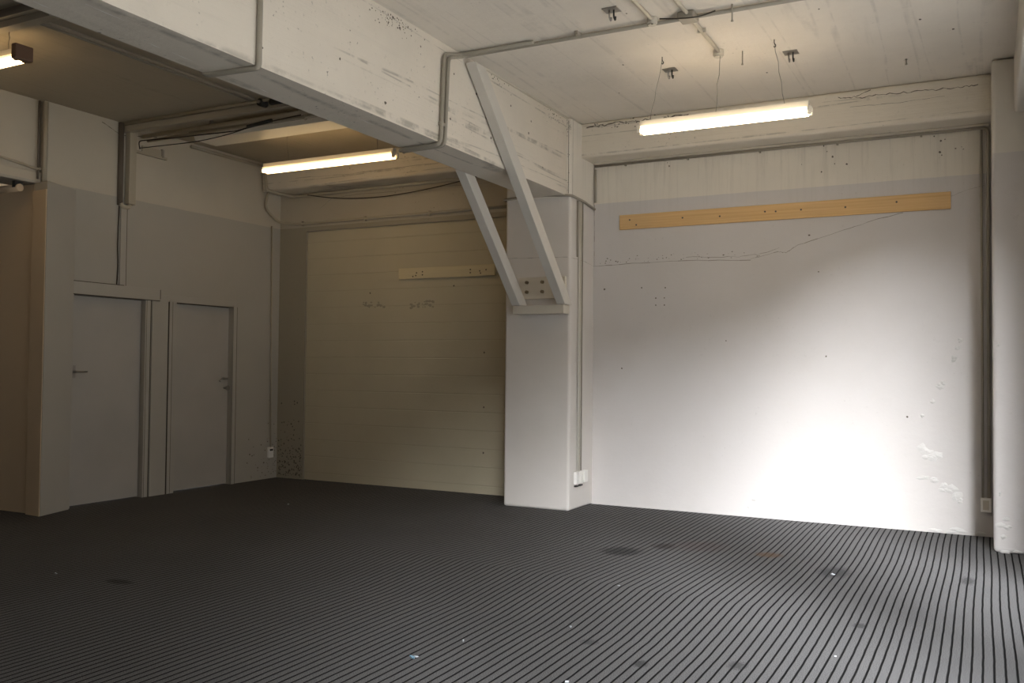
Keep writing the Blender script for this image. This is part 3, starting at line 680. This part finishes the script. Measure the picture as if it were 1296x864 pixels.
# ------------------------------------------------------------------ planks
def plank(name, x0, x1, y, z0, z1, mat, label, screws, smat, dd=0):
    o = MB().box(x0, x1, y-.02-dd, y-.001, z0, z1).build(name, M[mat], bevel=.003); tag(o, label, 'plank')
    for x, z in screws: MB().tube([(x, y-.0205-dd, z), (x, y-.0225-dd, z)], .009, 8).build('screw', M[smat], o)
plank('wooden_plank', -3.31, -.266, YB, 2.80, 2.95, 'pine', 'long bare pine plank screwed high on the right bay wall',
      [(-3.20, 2.895), (-2.65, 2.88), (-2.28, 2.87), (-1.85, 2.885), (-1.75, 2.88), (-1.52, 2.88), (-1.13, 2.875), (-.70, 2.89), (-3.13, 2.84)], 'hole')
plank('wooden_rail', -6.03, -4.76, YB+.03, 2.395, 2.52, 'batten', 'short painted wooden rail fixed on the cream blockwork',
      [(-5.83, 2.42), (-5.78, 2.46), (-5.79, 2.43), (-5.70, 2.47), (-5.70, 2.435), (-5.07, 2.435), (-5.07, 2.47), (-4.95, 2.45), (-4.94, 2.425), (-4.87, 2.46)], 'hole', .012)

# ------------------------------------------------------------------ sockets
def socket_x(x, y, z, wy, wz, label, dark=True):
    t = empty('wall_socket', (x, y, z), label, 'socket')
    MB().box(x+.001, x+.03, y-wy/2, y+wy/2, z-wz/2, z+wz/2).build('body', M['socket'], t, bevel=.005)
    if dark: MB().box(x+.03, x+.034, y-wy*.3, y+wy*.3, z+wz*.15, z+wz*.32).build('switch', M['dark'], t)
socket_x(XW, 8.60, .32, .085, .13, 'small white socket low in the corner beside the right door')
t = empty('wall_socket', (-3.6, 8.40, .31), 'pair of white sockets low on the right side of the middle column', 'socket')
for y, wd in ((8.29, .07), (8.39, .07), (8.50, .085)):
    MB().box(-3.599, -3.565, y-wd/2, y+wd/2, .25, .37).build('body', M['socket'], t, bevel=.005)
for y in (8.29, 8.39): MB().box(-3.598, -3.57, y-.03, y+.03, .222, .238).build('plug_top', M['dark'], t, bevel=.003)
t = empty('wall_socket', (-.005, YB, .27), 'white socket box low on the back wall beside the corner column', 'socket')
MB().box(-.048, .034, YB-.04, YB-.001, .21, .33).build('body', M['socket'], t, bevel=.005)
MB().box(-.03, .016, YB-.043, YB-.04, .23, .31).build('face_plate', M['pvc'], t, bevel=.001)

# ------------------------------------------------------------------ litter
def scrap(name, x, y, sx, sy, rot, mat, label, h=.006, group='scraps on the carpet'):
    c, s = math.cos(rot), math.sin(rot); m = MB(); k = 7; top = []; bot = []
    for i in range(k):
        a = 2*math.pi*i/k; u = sx*math.cos(a)*random.uniform(.7, 1.2); v = sy*math.sin(a)*random.uniform(.7, 1.2)
        px, py = x+u*c-v*s, y+u*s+v*c; zz = h*random.uniform(.4, 1.6)
        top.append((px, py, zz)); bot.append((px, py, .0005))
    m.face(top); m.face(bot[::-1])
    for i in range(k): m.face([bot[i], bot[(i+1) % k], top[(i+1) % k], top[i]])
    tag(m.build(name, M[mat]), label, 'litter', group)
scrap('plastic_scrap', -2.448, 3.70, .022, .006, -.5, 'blue', 'pale blue plastic scrap on the carpet at the bottom centre')
scrap('plastic_scrap', -2.44, 3.72, .012, .008, .6, 'paper', 'white bit lying against the pale blue scrap')
scrap('paper_scrap', -2.371, 4.048, .016, .005, -.9, 'paper', 'small white sliver a little behind the blue scrap')
scrap('paper_scrap', -1.996, 4.551, .012, .006, -.9, 'paper', 'white sliver on the middle of the striped carpet')
scrap('paper_scrap', -.936, 6.579, .015, .012, .2, 'paper', 'white crumb in the dark stain before the bright wall')
scrap('paper_scrap', -5.469, 4.005, .009, .007, .1, 'paper', 'white crumb on the dark carpet at far left')
scrap('paper_scrap', -.66, 4.72, .007, .005, .2, 'paper', 'tiny white crumb near the bottom right edge of the carpet')
scrap('paper_scrap', -1.66, 3.75, .010, .006, .4, 'paper', 'tiny white crumb right of the blue scrap, near the bottom edge')
scrap('paper_scrap', -2.1, 5.55, .009, .006, .4, 'paper', 'tiny white crumb in front of the column foot')
scrap('paper_scrap', -6.2, 7.1, .012, .008, .4, 'paper', 'white crumb on the dark carpet before the blockwork')
